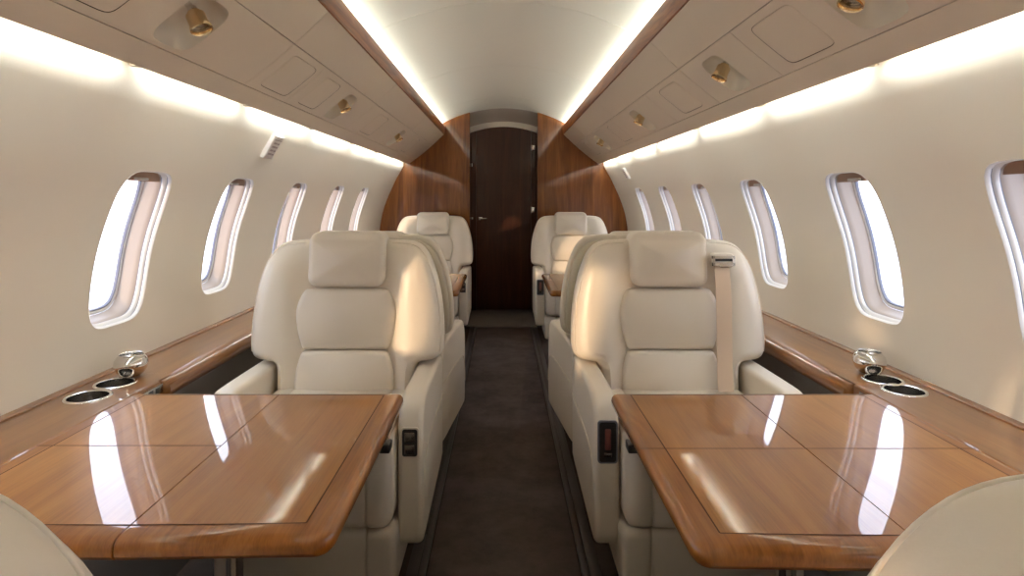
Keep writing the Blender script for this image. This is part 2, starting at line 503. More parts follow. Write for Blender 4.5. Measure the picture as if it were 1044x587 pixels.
    obj('strip_light_carrier', bm, BINM, binr, smooth=0)
    obj('wall_strip_light', bw, LEDW, binr, smooth=0)
    obj('ceiling_strip_light', bc, LEDC, binr, smooth=0)
    for y in GAP_Y[:-1]:  # unseen blocks, added to cast the dark streaks down the wall
        bm = bmesh.new()
        pr = [(.935, .366), (.940, .350), (.9465, .347), (.985, .349), (.985, .37), (.935, .372)]
        loft(bm, [[(side * x, yy, H + d) for x, d in pr] for yy in (y - .011, y + .011)])
        obj('streak_block', bm, BINM, binr, smooth=0)
    # reading lights
    for k, y in enumerate(LIGHTS[side]):
        if y < 1: continue
        o3 = Vector(face(side, y, TC)); nv = Vector((side * NN.x, 0, NN.y)); tv = Vector((side * AC.x, 0, AC.y)).normalized()
        order = {-1: ['nearest', 'middle', 'farthest'], 1: ['nearest', 'second nearest', 'third nearest', 'farthest']}[side][k - 1]
        lt = thing('reading_light', 'gold reading light in its cream recess, %s one in the %s overhead bin' % (order, side_word(side)), 'reading light', o3, 0, 'reading lights')
        def LP(a, b, off): # bowl-local point
            return tuple(Vector(face(side, y + a, TC + b, off)) - o3)
        bm = bmesh.new(); E = cellpts(0, 12, 0, 12)
        E = [(2 * i / 12 - 1, 2 * j / 12 - 1) for i, j in E]; E = [(a * sq(a, b, 4), b * sq(a, b, 4)) for a, b in E]
        loft(bm, [[LP(a * HY * s, b * HT * s - sh, o) for a, b in E] for s, sh, o in ((1.0, 0, 0), (.985, 0, -.003), (.96, 0.0, -.012), (.88, .008, -.028), (.76, .015, -.044), (.55, .02, -.054), (.2, .02, -.057))], caps=(False, True))
        obj('recess_bowl', bm, BOWLM, lt, smooth=60)
        base = Vector(LP(.005, -.05, -.054))
        aim = (nv * .82 + Vector((-side * .10, -.22, -.62))).normalized()
        Mr = aim.to_track_quat('Z', 'Y').to_matrix() * 1.3
        bm = bmesh.new()
        tube(bm, [base, base + nv * .018], .009, 12)
        lathe(bm, [(.0005, -.013), (.008, -.011), (.0125, -.004), (.0125, .004), (.008, .011), (.0005, .013)], *(base + nv * .022), n=16)
        tube(bm, [base + nv * .022 + Vector((0, -.016, 0)), base + nv * .022 + Vector((0, .016, 0))], .006, 10)
        obj('swivel_joint', bm, CHROME, lt)
        bm = bmesh.new(); c0 = base + nv * .024
        lathe(bm, [(.0005, 0), (.010, .001), (.013, .004), (.013, .009), (.0185, .011), (.0190, .038), (.0215, .040), (.0215, .046), (.0185, .047), (.0165, .043), (.016, .030), (.0005, .028)], *c0, n=28, M=Mr)
        obj('lamp_barrel', bm, GOLD, lt)
        bm = bmesh.new()
        lathe(bm, [(.0005, .0345), (.008, .036), (.0145, .035), (.015, .033)], *c0, n=24, M=Mr)
        obj('lens', bm, NICKEL, lt)

# ------------------------------------------------------------------ rear bulkhead, passage and door
def ceil_z(x, dr=0): return CZ + math.sqrt((RC + dr) ** 2 - x * x)
bm = bmesh.new()
for s in (-1, 1):
    rows = []
    poly = [(.342, 0.0)] + [(wall_x(.02), 0.0)] + [(wall_x(z) + .004, z) for z in [.02 + (H + .61 - .02) * k / 40 for k in range(41)]]
    poly += [(x, ceil_z(x) + .004) for x in (.75, .7, .65, .6, .55, .5, .45, .4, .342)]
    f = [[bm.verts.new((s * x, yy, z)) for x, z in poly] for yy in (YB, YB + .035)]
    for fl in f: bm.faces.new(fl)
    for i in range(len(poly)):
        j = (i + 1) % len(poly); bm.faces.new((f[0][i], f[0][j], f[1][j], f[1][i]))
struct(obj('wall_back', bm, BULKW, smooth=0))
YD = 6.27
bm = bmesh.new()
for s in (-1, 1):
    box(bm, min(s * .345, s * .385), max(s * .345, s * .385), YB + .035, YD + .1, 0, H + .86)
    box(bm, min(s * .283, s * .345), max(s * .283, s * .345), YD - .04, YD + .02, 0, H + .74)
struct(obj('trim_1', bm, DOORW, smooth=0))
bm = bmesh.new()
for s in (-1, 1): box(bm, min(s * .336, s * .343), max(s * .336, s * .343), YB - .004, YB + .04, 0, ceil_z(.34) - .002)
struct(obj('trim_2', bm, BULKW, smooth=0))
bm = bmesh.new()
def arc(y, half, zc, sag, n=24, z_end=None):
    R = (half * half + sag * sag) / (2 * sag)
    return [(x, y, zc - R + math.sqrt(R * R - x * x)) for x in [-half + 2 * half * k / n for k in range(n + 1)]]
loft(bm, [arc(YB + .03, .345, H + .897, .048), arc(YB + .15, .345, H + .86, .05), arc(YD - .05, .345, H + .785, .055)], close=False, caps=(False, False))
struct(obj('ceiling_passage', bm, simple('shaded_passage_lining', (.42, .36, .31), .6), smooth=60))  # shade of the recess is put into this darker lining colour
bm = bmesh.new()
loft(bm, [arc(YD - .052, .345, H + .790, .060), arc(YD - .052, .345, H + .735, .065), arc(YD - .01, .345, H + .738, .065)], close=False, caps=(False, False))
struct(obj('trim_3', bm, CEILM, smooth=30))
door = bpy.data.objects.new('door_1', None); COL.objects.link(door); door['kind'] = 'structure'
door.location = (0, YD, 0)
bm = bmesh.new()
poly = [(.345, .012), (.345, H + .69)] + [(p[0], p[2]) for p in arc(0, .345, H + .755, .065)[::-1]] + [(-.345, .012)]
f = [[bm.verts.new((x, yy, z)) for x, z in poly] for yy in (-.005, .035)]
for fl in f: bm.faces.new(fl)
for i in range(len(poly)):
    j = (i + 1) % len(poly); bm.faces.new((f[0][i], f[0][j], f[1][j], f[1][i]))
obj('door_leaf', bm, DOORW, door, smooth=0)
bm = bmesh.new(); box(bm, -.262, -.222, -.012, -.004, H - .225, H - .195, .003); tube(bm, [(-.245, -.012, H - .21), (-.245, -.04, H - .21), (-.175, -.04, H - .21)], .006)
obj('door_handle', bm, CHROME, door)
for z in (H + .52, H - .12):
    bm = bmesh.new(); tube(bm, [(.292, -.05, z - .03), (.292, -.05, z + .03)], .008); box(bm, .285, .325, -.056, -.046, z - .025, z + .025, .002)
    obj('door_hinge', bm, CHROME, door)
bm = bmesh.new(); box(bm, -.335, -.315, -.056, -.046, H - .22, H - .195, .003); box(bm, -.335, -.32, -.056, -.046, H + .32, H + .36, .003)
obj('strike_plate', bm, CHROME, door)
# closing panel behind the passage and the forward partition behind the camera
bm = bmesh.new(); box(bm, -1.4, 1.4, YD + .1, YD + .12, 0, 2.3)
struct(obj('wall_passage', bm, DOORW, smooth=0))
bm = bmesh.new(); box(bm, -1.3, 1.3, YF - .04, YF, 0, 2.15)
struct(obj('wall_front', bm, WALLM, smooth=0))

# ------------------------------------------------------------------ floor
bm = bmesh.new(); box(bm, -1.35, 1.35, YF - .04, YD + .12, -.03, 0)
struct(obj('floor', bm, FLOORM, smooth=0))
bm = bmesh.new(); box(bm, -.236, .236, YF + .01, 5.42, 0, .006, .002)
tag(obj('aisle_carpet', bm, RUNM), 'long dark brown carpet runner down the middle of the aisle', 'carpet')
bm = bmesh.new(); box(bm, -.335, .335, 5.425, 6.22, 0, .010, .003)
tag(obj('threshold_mat', bm, THRM), 'greyish brown mat on the floor in front of the dark door', 'mat')
for s in (-1, 1):
    bm = bmesh.new(); box(bm, min(s * .240, s * .262), max(s * .240, s * .262), YF + .01, 5.42, 0, .014, .003)
    box(bm, min(s * .266, s * .30), max(s * .266, s * .30), YF + .01, 5.42, 0, .007, .002)
    struct(obj('trim_4' if s < 0 else 'trim_5', bm, TRACKM))

# ------------------------------------------------------------------ side ledges
LZ = H - .54
BOXEND = {-1: 1.79, 1: 1.755}
HOLD = {-1: [(1.130, 1.645), (1.133, 1.765)], 1: [(1.125, 1.70), (1.128, 1.80)]}
for side in (-1, 1):
    led = thing('side_ledge', 'glossy wooden side ledge with cup holders running under the %s windows' % side_word(side), 'ledge', (0, 0, 0), 0, 'side ledges')
    hs = HOLD[side]; be = hs[1][1] + .11 if side > 0 else 1.87
    bend = BOXEND[side]
    # near length: square-edged box section with the two holes
    bm = bmesh.new()
    U = [YF + .005, .2, .9]; cells = []
    xa, xb = 1.022, 1.212
    a = hs[0][1] - .059
    U.append(a)
    mid = (hs[0][1] + hs[1][1]) / 2
    U += [a + (mid - a) * k / 12 for k in range(1, 13)]; i1 = len(U) - 1
    e2 = hs[1][1] + .059
    U += [mid + (e2 - mid) * k / 12 for k in range(1, 13)]; i2 = len(U) - 1
    U.append(be)
    V = [xa + (xb - xa) * k / 12 for k in range(13)]
    cells = [(3, i1, 0, 12, hs[0][1], hs[0][0], .0525, .0525), (i1, i2, 0, 12, hs[1][1], hs[1][0], .0505, .0505)]
    holed_grid(bm, lambda u, v: (side * v, u, LZ), U, V, cells, K=3, n=2.0)
    pr = [(xa, LZ), (1.017, LZ - .002), (1.015, LZ - .007), (1.015, LZ - .040), (1.018, LZ - .043), (1.035, LZ - .043)]
    loft(bm, [[(side * x, y, z) for x, z in pr] for y in (YF + .005, bend)], close=False, caps=(False, False))
    # end face of the apron
    vs = [bm.verts.new((side * x, bend, z)) for x, z in pr]; bm.faces.new(vs)
    obj('ledge_top', bm, LEDGEW, led, smooth=40)
    # far length with the drooping rounded nose
    bm = bmesh.new()
    y0 = bend + .012
    nose = catmull([(1.04, LZ - .062), (1.015, LZ - .060), (1.000, LZ - .046), (.999, LZ - .028), (1.010, LZ - .010), (1.030, LZ - .001), (1.06, LZ), (1.13, LZ), (1.212, LZ)], 4)
    def nosering(y, s=0): return [(side * (p.x + s * .02 * (1 if p.x < 1.05 else 0)), y, p.y - s * .004) for p in nose]
    q_ = [i for i, p in enumerate(nose) if p.x <= 1.0301][-1] + 1
    loft(bm, [nosering(y0, 1)[:q_], nosering(y0 + .004, .5)[:q_], nosering(y0 + .012, 0)[:q_], nosering(be)[:q_]], close=False, caps=(False, False))
    loft(bm, [nosering(be), nosering(3.0), nosering(4.5), nosering(YB - .003)], close=False, caps=(False, False))
    vs = [bm.verts.new(p) for p in nosering(y0, 1)[:q_]]; bm.faces.new(vs)
    obj('ledge_nose', bm, LEDGEW, led, smooth=50)
    # outer rail against the wall
    bm = bmesh.new()
    pr = [(1.2085, LZ - .004), (1.210, LZ + .003), (1.213, LZ + .0055), (1.222, LZ + .0065), (1.245, LZ + .0065), (1.245, LZ - .02)]
    ys = [YF + .005, 1.30, 1.3015, 2.55, 2.5515, 3.9, 3.9015, YB - .003]
    for a, b in zip(ys[::2], ys[1::2]):
        loft(bm, [[(side * x, y, z) for x, z in pr] for y in (a, b)], close=False, caps=(False, False))
    obj('wall_rail', bm, RAILW, led, smooth=30)
    # dark fabric panel below
    bm = bmesh.new()
    pr = [(1.055, LZ - .058), (1.035, LZ - .066), (1.035, .30), (.99, .02)]
    loft(bm, [[(side * x, y, z) for x, z in pr] for y in (bend, YB - .003)], close=False, caps=(False, False))
    pr = [(1.035, LZ - .0425), (1.035, LZ - .066), (1.035, .30), (.99, .02)]
    loft(bm, [[(side * x, y, z) for x, z in pr] for y in (YF + .005, bend)], close=False, caps=(False, False))
    obj('side_panel', bm, GREYP, led, smooth=30)
    for (hx, hy), r in zip(hs, (.0525, .0505)):
        bm = bmesh.new()
        lathe(bm, [(r - .003, LZ - .004), (r - .0035, LZ + .001), (r - .001, LZ + .003), (r + .003, LZ + .003), (r + .0055, LZ + .0012), (r + .006, LZ - .0005)], side * hx, hy, 0, 40)
        cu = obj('cup_holder', bm, CHROME, led)
        bm = bmesh.new()
        lathe(bm, [(r - .003, LZ - .002), (r - .004, LZ - .055), (r - .010, LZ - .062), (.0005, LZ - .062)], side * hx, hy, 0, 40)
        obj('cup_well', bm, NICKEL, cu)
    # little control plate on the apron's end
    bm = bmesh.new()
    yy = bend - .16 if side > 0 else bend - .12
    box(bm, min(side * 1.0128, side * 1.016), max(side * 1.0128, side * 1.016), yy, yy + .13, LZ - .036, LZ - .010, .001)
    cp = obj('control_plate', bm, NICKEL, led)
    bm = bmesh.new()
    for k in range(3):
        y1 = yy + .02 + k * .036
        box(bm, min(side * 1.0118, side * 1.0135), max(side * 1.0118, side * 1.0135), y1, y1 + .022, LZ - .031, LZ - .015, .0006)
    obj('control_button', bm, BLACKP, cp)
# chrome pots
for side, x, y in ((-1, -1.133, 1.84), (1, 1.130, 1.87)):
    bm = bmesh.new()
    lathe(bm, [(.0005, .001), (.026, 0), (.030, .003), (.038, .012), (.0455, .026), (.0470, .036), (.0445, .048), (.038, .058), (.034, .0615), (.0345, .064), (.033, .0655), (.031, .064),
               (.031, .060), (.036, .054), (.041, .045), (.043, .036), (.041, .026), (.030, .010), (.0005, .006)], n=40)
    o = tag(obj('chrome_pot', bm, CHROME, smooth=60), 'round polished chrome pot standing on the %s ledge beside the cup holders' % side_word(side), 'pot', 'chrome pots on the ledges')
    o.location = (x, y, LZ + .002)

# ------------------------------------------------------------------ wall signs
def wall_sign(side, y, dz, w, hgt, label):
    z = H + dz; n = wall_n(z); t = thing('wall_sign', label, 'sign', (side * wall_x(z), y, z), 0, 'small wall signs')
    up = Vector((-side * n.y, 0, n.x)); out = Vector((-side * n.x, 0, -n.y)); al = Vector((0, 1, 0))
    def PT(a, b, c): return up * b + out * c + al * a
    def bx(bm, a0, a1, b0, b1, c0, c1, wd=0):
        loft(bm, [[PT(a, b, c) for a, b in ((a0 + q, b0 + q), (a1 - q, b0 + q), (a1 - q, b1 - q), (a0 + q, b1 - q))] for c, q in ((c0, 0), (c1 - wd, 0), (c1, wd))])
    bm = bmesh.new(); bx(bm, -w / 2, w / 2, -hgt / 2, hgt / 2, -.004, .020, .004)
    obj('sign_plate', bm, SIGNM, t, smooth=20)
    bm = bmesh.new()
    # pictogram rows: crossed cigarette above, fastened belt buckle below, each a few small strokes
    bx(bm, -w * .38, w * .38, hgt * .30, hgt * .34, .019, .0208)
    for r in range(4):
        b0 = hgt * (.18 - .155 * r)
        bx(bm, -w * .28, w * .06 + .004 * (r % 2), b0 - .004, b0 + .004, .019, .0208)
        bx(bm, w * .14, w * .32, b0 - .005, b0 + .003, .019, .0208)
    obj('sign_pictogram', bm, INKM, t, smooth=0)
wall_sign(-1, 2.70, .235, .105, .115, 'small pale sign with rows of grey marks high on the left wall')
wall_sign(1, 5.16, .215, .085, .10, 'small grey sign high on the right wall near the wooden bulkhead')

# ------------------------------------------------------------------ tables
def make_table(x0, x1, y0, y1, seam, cross_full, label, aisle_sign, flip=False):
    cx, cy = (x0 + x1) / 2, (y0 + y1) / 2
    t = thing('folding_table', label, 'table', (cx, cy, 0), 0, 'folding wooden tables')
    T = H - .53; th = .036
    xi, xo = (x0, x1)
    def bow(x, y):
        k = 1 - ((x - cx) / ((x1 - x0) / 2)) ** 2
        f = (cy - y) / ((y1 - y0) / 2)
        return y - (.010 * k * max(0, f) if not flip else 0)
    def top(a0, a1, b0, b1, wl, wr, wn_, wf, rad, name, mat, zt=T, thk=th):
        prof = [(.020, -thk), (.008, -thk + .002), (.001, -thk + .010), (0, -thk * .45), (.0015, -.008), (.007, -.0025), (.017, 0), (.045, 0)]
        bm = bmesh.new(); rings = []
        for d, z in prof:
            r4 = [max(.0005, q - d) if q > .01 else q for q in rad]
            pts = rr(a0 + wl * d, a1 - wr * d, b0 + wn_ * d, b1 - wf * d, r4, 6)
            rings.append([(p.x - cx, bow(p.x, p.y) - cy, zt + z) for p in pts])
        loft(bm, rings)
        return obj(name, bm, mat, t, smooth=35)
    g = .001
    R = .030
    if aisle_sign > 0:   # left table: aisle edge is at x1
        top(x0, seam - g, y0, y1, .25, .03, 1, .5, (.004, .0015, .0015, .004), 'table_leaf', EDGEW)
        top(seam + g, x1, y0, y1, .03, 1, 1, .5, (.0015, R, R * .6, .0015), 'table_leaf', EDGEW)
        xaisle = x1; s = -1
    else:
        top(seam + g, x1, y0, y1, .03, .25, 1, .5, (.0015, .004, .004, .0015), 'table_leaf', EDGEW)
        top(x0, seam - g, y0, y1, 1, .03, 1, .5, (R, .0015, .0015, R * .6), 'table_leaf', EDGEW)
        xaisle = x0; s = 1
    # veneer fields inside the border, a hair proud, and the dark inlay line round them
    def field(a0, a1, b0, b1, name, mat, z, n_=1):
        bm = bmesh.new()
        xs = [a0 + (a1 - a0) * k / 10 for k in range(11)]
        rows = [[(x - cx, bow(x, b) - cy, z) for x in xs] for b in (b0, b1)]
        loft(bm, rows, close=False, caps=(False, False))
        return obj(name, bm, mat, t, smooth=0)
    bo = .052; ym = y0 + (y1 - y0) * .50
    xa = xaisle + s * bo; xo_ = (x0 + .035) if aisle_sign > 0 else (x1 - .035)
    lo, hi = min(xa, xo_), max(xa, xo_)
    yn, yf = y0 + .045, y1 - .018
    sg = .0012
    for a0, a1 in ((lo, seam - sg), (seam + sg, hi)):
        field(a0, a1, yn, yf, 'veneer', TABLEW, T + .0003)
    bm = bmesh.new()
    def line(pts, w=.0014, z=T + .0006):
        P = [Vector(p) for p in pts]
        for a, b in zip(P, P[1:]):
            d = (b - a).normalized(); nn = Vector((-d.y, d.x)) * w
            vs = [bm.verts.new((q.x - cx, bow(q.x, q.y) - cy, z)) for q in (a + nn, b + nn, b - nn, a - nn)]
            bm.faces.new(vs)
    line([(lo + (hi - lo) * k / 10, yn) for k in range(11)])
    line([(xa, yn), (xa, yf)]); line([(xo_, yn), (xo_, yf)]); line([(lo, yf), (hi, yf)])
    far = (x0, x1) if cross_full else ((x0, seam) if aisle_sign > 0 else (seam, x1))
    line([(far[0] + (far[1] - far[0]) * k / 10, ym) for k in range(11)], .0016)
    obj('inlay_line', bm, INLAY, t, smooth=0, weld=False)
    # hinge pips on the border
    bm = bmesh.new(); lathe(bm, [(.0005, T + .0012), (.003, T + .001), (.004, T)], seam - cx - .10 * aisle_sign, ym - cy, 0, 12)
    # underframe and chrome leg
    bm = bmesh.new(); box(bm, x0 + .06 - cx, x1 - .10 - cx, -.20, .20, T - .058, T - .0362, .004)
    obj('under_frame', bm, BLACKP, t)
    bm = bmesh.new(); box(bm, x0 - cx + .02, x1 - cx - .25, -.06, .06, .50, .571, .004) if False else None
    if bm: bm.free()
    lx = (-.575 if x1 < 0 else .60) - cx
    bm = bmesh.new()
    lathe(bm, [(.018, T - .058), (.018, .05), (.026, .045), (.026, .0)], lx, 0, 0, 24)
    obj('leg', bm, CHROME, t)
    bm = bmesh.new(); box(bm, lx - .11, lx + .11, -.11, .11, 0, .014, .004)
    obj('foot_plate', bm, BLACKP, t)
    return t
make_table(-1.0, -.270, .945, 1.647, -.605, False, 'glossy wooden table at the left nearest the camera, cross seam on outer leaf only', 1)
make_table(.290, 1.0, .915, 1.647, .640, True, 'glossy wooden folding table at the right nearest the camera, crossed by a full width seam', -1)
make_table(-1.0, -.257, 3.46, 4.25, -.62, False, 'farther glossy wooden table on the left, mostly hidden behind the seats', 1)
make_table(.265, 1.0, 3.46, 4.25, .64, True, 'farther glossy wooden table on the right, mostly hidden behind the seats', -1)

# ------------------------------------------------------------------ seats
TILT = .10
def tilt(x, y, z, zp=.45): return (x, y + (z - zp) * TILT, z)
def sym(half):
    """half outline from bottom centre to top centre on +x; returns ccw closed"""
    return [Vector(p) for p in half] + [Vector((-p[0], p[1])) for p in half[-2:0:-1]]
def pillow(bm, outline, yb, yf, r, bulge=0.01, depth=None, tilted=True, rb=None, steps=4, caps=12, mi=0):
    """cushion with outline in x-z, from yb (rear) to yf (front, smaller y), rounded edge r"""
    if rb is None: rb = min(r, .012)
    rings = []
    cen = sum(outline, Vector((0, 0))) / len(outline)
    cen = Vector((0, (min(p.y for p in outline) + max(p.y for p in outline)) / 2))
    F = depth or (lambda x, z: 0)
    T_ = tilt if tilted else (lambda x, y, z: (x, y, z))
    def ring(pts, y, w): return [T_(p.x, y + w * F(p.x, p.y), p.y) for p in pts]
    for k in range(steps + 1):
        a = .5 * PI * k / steps
        rings.append(ring(inset(outline, rb * (1 - math.sin(a))), yb - rb + rb * math.cos(a), 0))
    for k in range(steps + 1):
        a = .5 * PI * k / steps
        rings.append(ring(inset(outline, r * (1 - math.cos(a))), yf + r - r * math.sin(a), k / steps))
    last = inset(outline, r)
    hx = max(p.x for p in last); hz = max(p.y for p in last) - cen.y
    for k in range(1, caps):
        s = 1 - k / caps
        b = bulge * (1 - s * s)
        pts = [cen + (p - cen) * s for p in last]
        rings.append([T_(p.x, yf - bulge * max(0, 1 - (p.x / hx) ** 2) * max(0, 1 - ((p.y - cen.y) / hz) ** 2) * 1.25 + F(p.x, p.y), p.y) for p in pts])
    loft(bm, rings, mi=mi)
def loft_x(bm, prof, stations, mi=0):
    """profile in (y, z) ccw lofted across x; stations: (x, inset)"""
    loft(bm, [[(x, p.x, p.y) for p in inset(prof, d)] for x, d in stations], mi=mi)
def ring_stations(x0, x1, r, grooves=(), gd=.006, gw=.005, n=4):
    st = [(x0 + r - r * math.cos(.5 * PI * k / n), r - r * math.sin(.5 * PI * k / n)) for k in range(n + 1)]
    for g in grooves: st += [(g - gw * 2, .0), (g - gw * .6, gd * .5), (g, gd), (g + gw * .6, gd * .5), (g + gw * 2, 0)]
    st += [(x1 - r + r * math.sin(.5 * PI * k / n), r - r * math.cos(.5 * PI * k / n)) for k in range(n + 1)]
    return st

BACK_HALF = [(0, .42), (.10, .42), (.19, .42), (.232, .432), (.247, .46), (.25, .51), (.252, .548), (.262, .564), (.290, .570), (.322, .576), (.343, .594), (.350, .63), (.350, .68),
             (.346, .74), (.338, .80), (.325, .86), (.309, .91), (.290, .953), (.264, .984), (.232, .999), (.19, 1.004), (.14, 1.006), (.08, 1.007), (0, 1.008)]
back_out = catmull(sym(BACK_HALF), 3, True)
SHELL_HALF = [(0, .40), (.12, .40), (.21, .40), (.240, .415), (.245, .48), (.25, .56), (.29, .578), (.325, .59), (.337, .63), (.337, .70), (.330, .78), (.313, .86), (.287, .925), (.255, .962), (.21, .980), (.12, .990), (0, .992)]
shell_out = catmull(sym(SHELL_HALF), 3, True)
MID_HALF = [(0, .617), (.08, .617), (.140, .617), (.153, .622), (.160, .636), (.172, .675), (.180, .72), (.181, .755), (.172, .79), (.157, .818), (.146, .829), (.12, .833), (.06, .834), (0, .834)]
mid_out = catmull(sym(MID_HALF), 3, True)
LOW_HALF = [(0, .42), (.10, .42), (.155, .425), (.172, .44), (.178, .48), (.176, .53), (.168, .57), (.158, .60), (.148, .610), (.12, .6135), (.06, .614), (0, .614)]
low_out = catmull(sym(LOW_HALF), 3, True)
def bolster(x, z):
    s = smooth01((abs(x) - .13) / .11) * smooth01((1.02 - z) / .14)
    return -.040 * s + .055 * smooth01((abs(x) - .27) / .09) * smooth01((z - .5) / .1) * .35

GREENS = {}
SEAT_BACK = []
def make_seat(sw, belt=False, slider=False):
    """sw: which side (+1/-1) carries the switch panel (the aisle side)"""
    t = thing('cabin_seat', '', 'seat')
    bm = bmesh.new(); pillow(bm, back_out, .075, 0, .030, .0, bolster, caps=10); SEAT_BACK.append(obj('backrest', bm, LEATHER, t, smooth=60))
    bm = bmesh.new(); pillow(bm, shell_out, .140, .060, .01, .0, rb=.035, caps=4); obj('back_shell', bm, LEATHER_SHADE, t, smooth=60)
    bm = bmesh.new(); pillow(bm, mid_out, .03, -.030, .020, .016); obj('back_cushion', bm, LEATHER, t, smooth=60)
    bm = bmesh.new(); pillow(bm, low_out, .03, -.034, .020, .014); obj('lumbar_cushion', bm, LEATHER, t, smooth=60)
    hd = rr(-.1385, .1385, .838, 1.037, .038, 8)
    bm = bmesh.new(); pillow(bm, hd, .085, -.046, .027, .016, lambda x, z: .03 * smooth01((z - .97) / .08), rb=.028, caps=14)
    obj('headrest', bm, LEATHER, t, smooth=60)
    # piping round the wing edge
    e_ = inset(back_out, .0088)
    for sgn in (-1, 1):
        bm = bmesh.new()
        pp = sorted([p for p in e_ if p.x * sgn > .15 and p.y > .60], key=lambda p: math.atan2(p.y - .78, abs(p.x)))
        tube(bm, [tilt(p.x, .0082 + .5 * bolster(p.x, p.y), p.y) for p in pp], .0024, 6)
        obj('piping', bm, LEATHER, SEAT_BACK[-1], smooth=60)
    prof = [Vector((-p.x, p.y)) for p in rr(-.02, .465, .217, .482, (.02, .03, .065, .02), 6)][::-1]
    bm.free()
    bm = bmesh.new(); loft_x(bm, prof, ring_stations(-.2525, .2525, .035, (-.177, .177))); obj('seat_cushion', bm, LEATHER, t, smooth=60)
    prof = [Vector((-p.x, p.y)) for p in rr(.10, .452, .035, .212, (.02, .02, .025, .02), 5)][::-1]
    bm = bmesh.new(); loft_x(bm, prof, ring_stations(-.262, .262, .020, (-.177, .177))); obj('leg_rest', bm, LEATHER, t, smooth=60)
    bm = bmesh.new(); box(bm, -.20, .20, -.20, .12, 0, .20, .01); obj('pedestal', bm, BLACKP, t)
    bm = bmesh.new(); box(bm, -.252, .252, .035, .185, .13, .545, .03, 4); obj('rear_panel', bm, LEATHER_SHADE, t, smooth=50)
    # arms
    ap = [(.190, .150), (0, .140), (-.20, .132), (-.345, .128), (-.378, .140), (-.390, .172), (-.392, .25), (-.392, .35), (-.390, .44), (-.378, .50), (-.350, .542), (-.305, .560), (-.24, .564), (0, .562), (.14, .558), (.185, .545), (.208, .51), (.213, .45), (.213, .25), (.208, .180)]
    ap = catmull([Vector(p) for p in ap][::-1], 3, True)
    ar = 0
    for k in range(len(ap)): ar += ap[k - 1].x * ap[k].y - ap[k].x * ap[k - 1].y
    if ar < 0: ap = ap[::-1]
    for s in (1, -1):
        x0, x1 = (.256, .331) if s > 0 else (-.331, -.256)
        bm = bmesh.new(); loft_x(bm, ap, ring_stations(x0, x1, .018, n=5))
        arm = obj('armrest', bm, LEATHER, t, smooth=60)
        bm = bmesh.new(); xo = s * .3315
        path = catmull([(-.374, .24), (-.370, .30), (-.345, .355), (-.28, .388), (-.1, .398), (.19, .398)], 5)
        tube(bm, [(xo, p.x, p.y) for p in path], .0020, 6)
        obj('stitching', bm, STITCH, arm)
        if s == sw:
            xc = s * .2935; zc = .44 if not slider else .442; hw, hh = (.022, .040) if not slider else (.0245, .058)
            def rp(hw_, hh_, y, r): return [(p.x, y, p.y) for p in rr(xc - hw_, xc + hw_, zc - hh_, zc + hh_, r, 4)]
            bm = bmesh.new()
            loft(bm, [rp(hw + .005, hh + .005, -.388, .010), rp(hw + .005, hh + .005, -.3935, .010), rp(hw + .003, hh + .003, -.3945, .009), rp(hw, hh, -.3935, .007)])
            panel = obj('switch_panel', bm, LEATHER if not slider else GASK, t, smooth=40)
            bm = bmesh.new(); loft(bm, [rp(hw, hh, -.390, .007), rp(hw, hh, -.3950, .007), rp(hw - .003, hh - .003, -.3957, .005)])
            obj('switch_bezel', bm, BLACKP, panel)
            if not slider:
                for q in (-1, 1):
                    bm = bmesh.new(); box(bm, xc - .015, xc + .015, -.3995, -.394, zc + q * .018 - .0145, zc + q * .018 + .0145, .003)
                    obj('rocker_button', bm, NICKEL, panel)
            else:
                bm = bmesh.new(); box(bm, xc - .009, xc + .009, -.402, -.394, zc - .022, zc + .040, .004); obj('slide_button', bm, REDDK, panel)
                bm = bmesh.new(); box(bm, xc - .012, xc + .012, -.399, -.394, zc - .043, zc - .029, .003); obj('rocker_button', bm, NICKEL, panel)
    # lap belt end with its buckle lying on the cushion by the aisle arm
    bm = bmesh.new(); pts = [(.240, -.10, .50), (.240, -.30, .492), (.238, -.41, .484), (.236, -.445, .468)]
    pts = [(sw * x, y, z) for x, y, z in pts]
    loft(bm, [[(p[0] + a, p[1], p[2] + b) for a, b in ((-.004, -.020), (.004, -.020), (.004, .012), (-.004, .012))] for p in pts])
    lb = obj('lap_belt', bm, BELT, t, smooth=20)
    bm = bmesh.new(); box(bm, min(sw * .221, sw * .251), max(sw * .221, sw * .251), -.482, -.435, .444, .470, .005); obj('belt_buckle', bm, BLACKP, lb)
    if belt:
        bx = .186
        bm = bmesh.new()
        zs = [(.930, -.052), (.90, -.060), (.84, -.070), (.74, -.074), (.66, -.073), (.60, -.072), (.54, -.072), (.49, -.080)]
        loft(bm, [[tilt(bx - .006 + (.932 - z) * -.02 + a, y + b, z) for a, b in ((-.027, .0012), (-.027, -.0012), (0, -.002), (.027, -.0012), (.027, .0012))] for z, y in zs])
        sb = obj('shoulder_belt', bm, BELT, t, smooth=20)
        bm = bmesh.new()
        def rp(hw_, hh_, y, r=.006): return [tilt(bx + p.x, y, .938 + p.y) for p in rr(-hw_, hw_, -hh_, hh_, r, 4)]
        loft(bm, [rp(.040, .024, -.030, .012), rp(.040, .024, -.052, .012), rp(.037, .021, -.056, .010)])
        obj('belt_guide', bm, LEATHER, sb)
        bm = bmesh.new()
        for a0, a1, b0, b1 in ((-.040, .040, .918, .930), (-.040, .040, .944, .953), (-.040, -.031, .918, .953), (.031, .040, .918, .953)):
            v0 = [tilt(bx + x, y, z) for y in (-.055, -.064) for x, z in ((a0, b0), (a1, b0), (a1, b1), (a0, b1))]
            loft(bm, [v0[:4], v0[4:]])
        box(bm, bx - .016, bx + .016, -.020, -.014, .914, .926, .002)
        obj('belt_clip', bm, CHROME, sb, smooth=0)
        bm = bmesh.new()
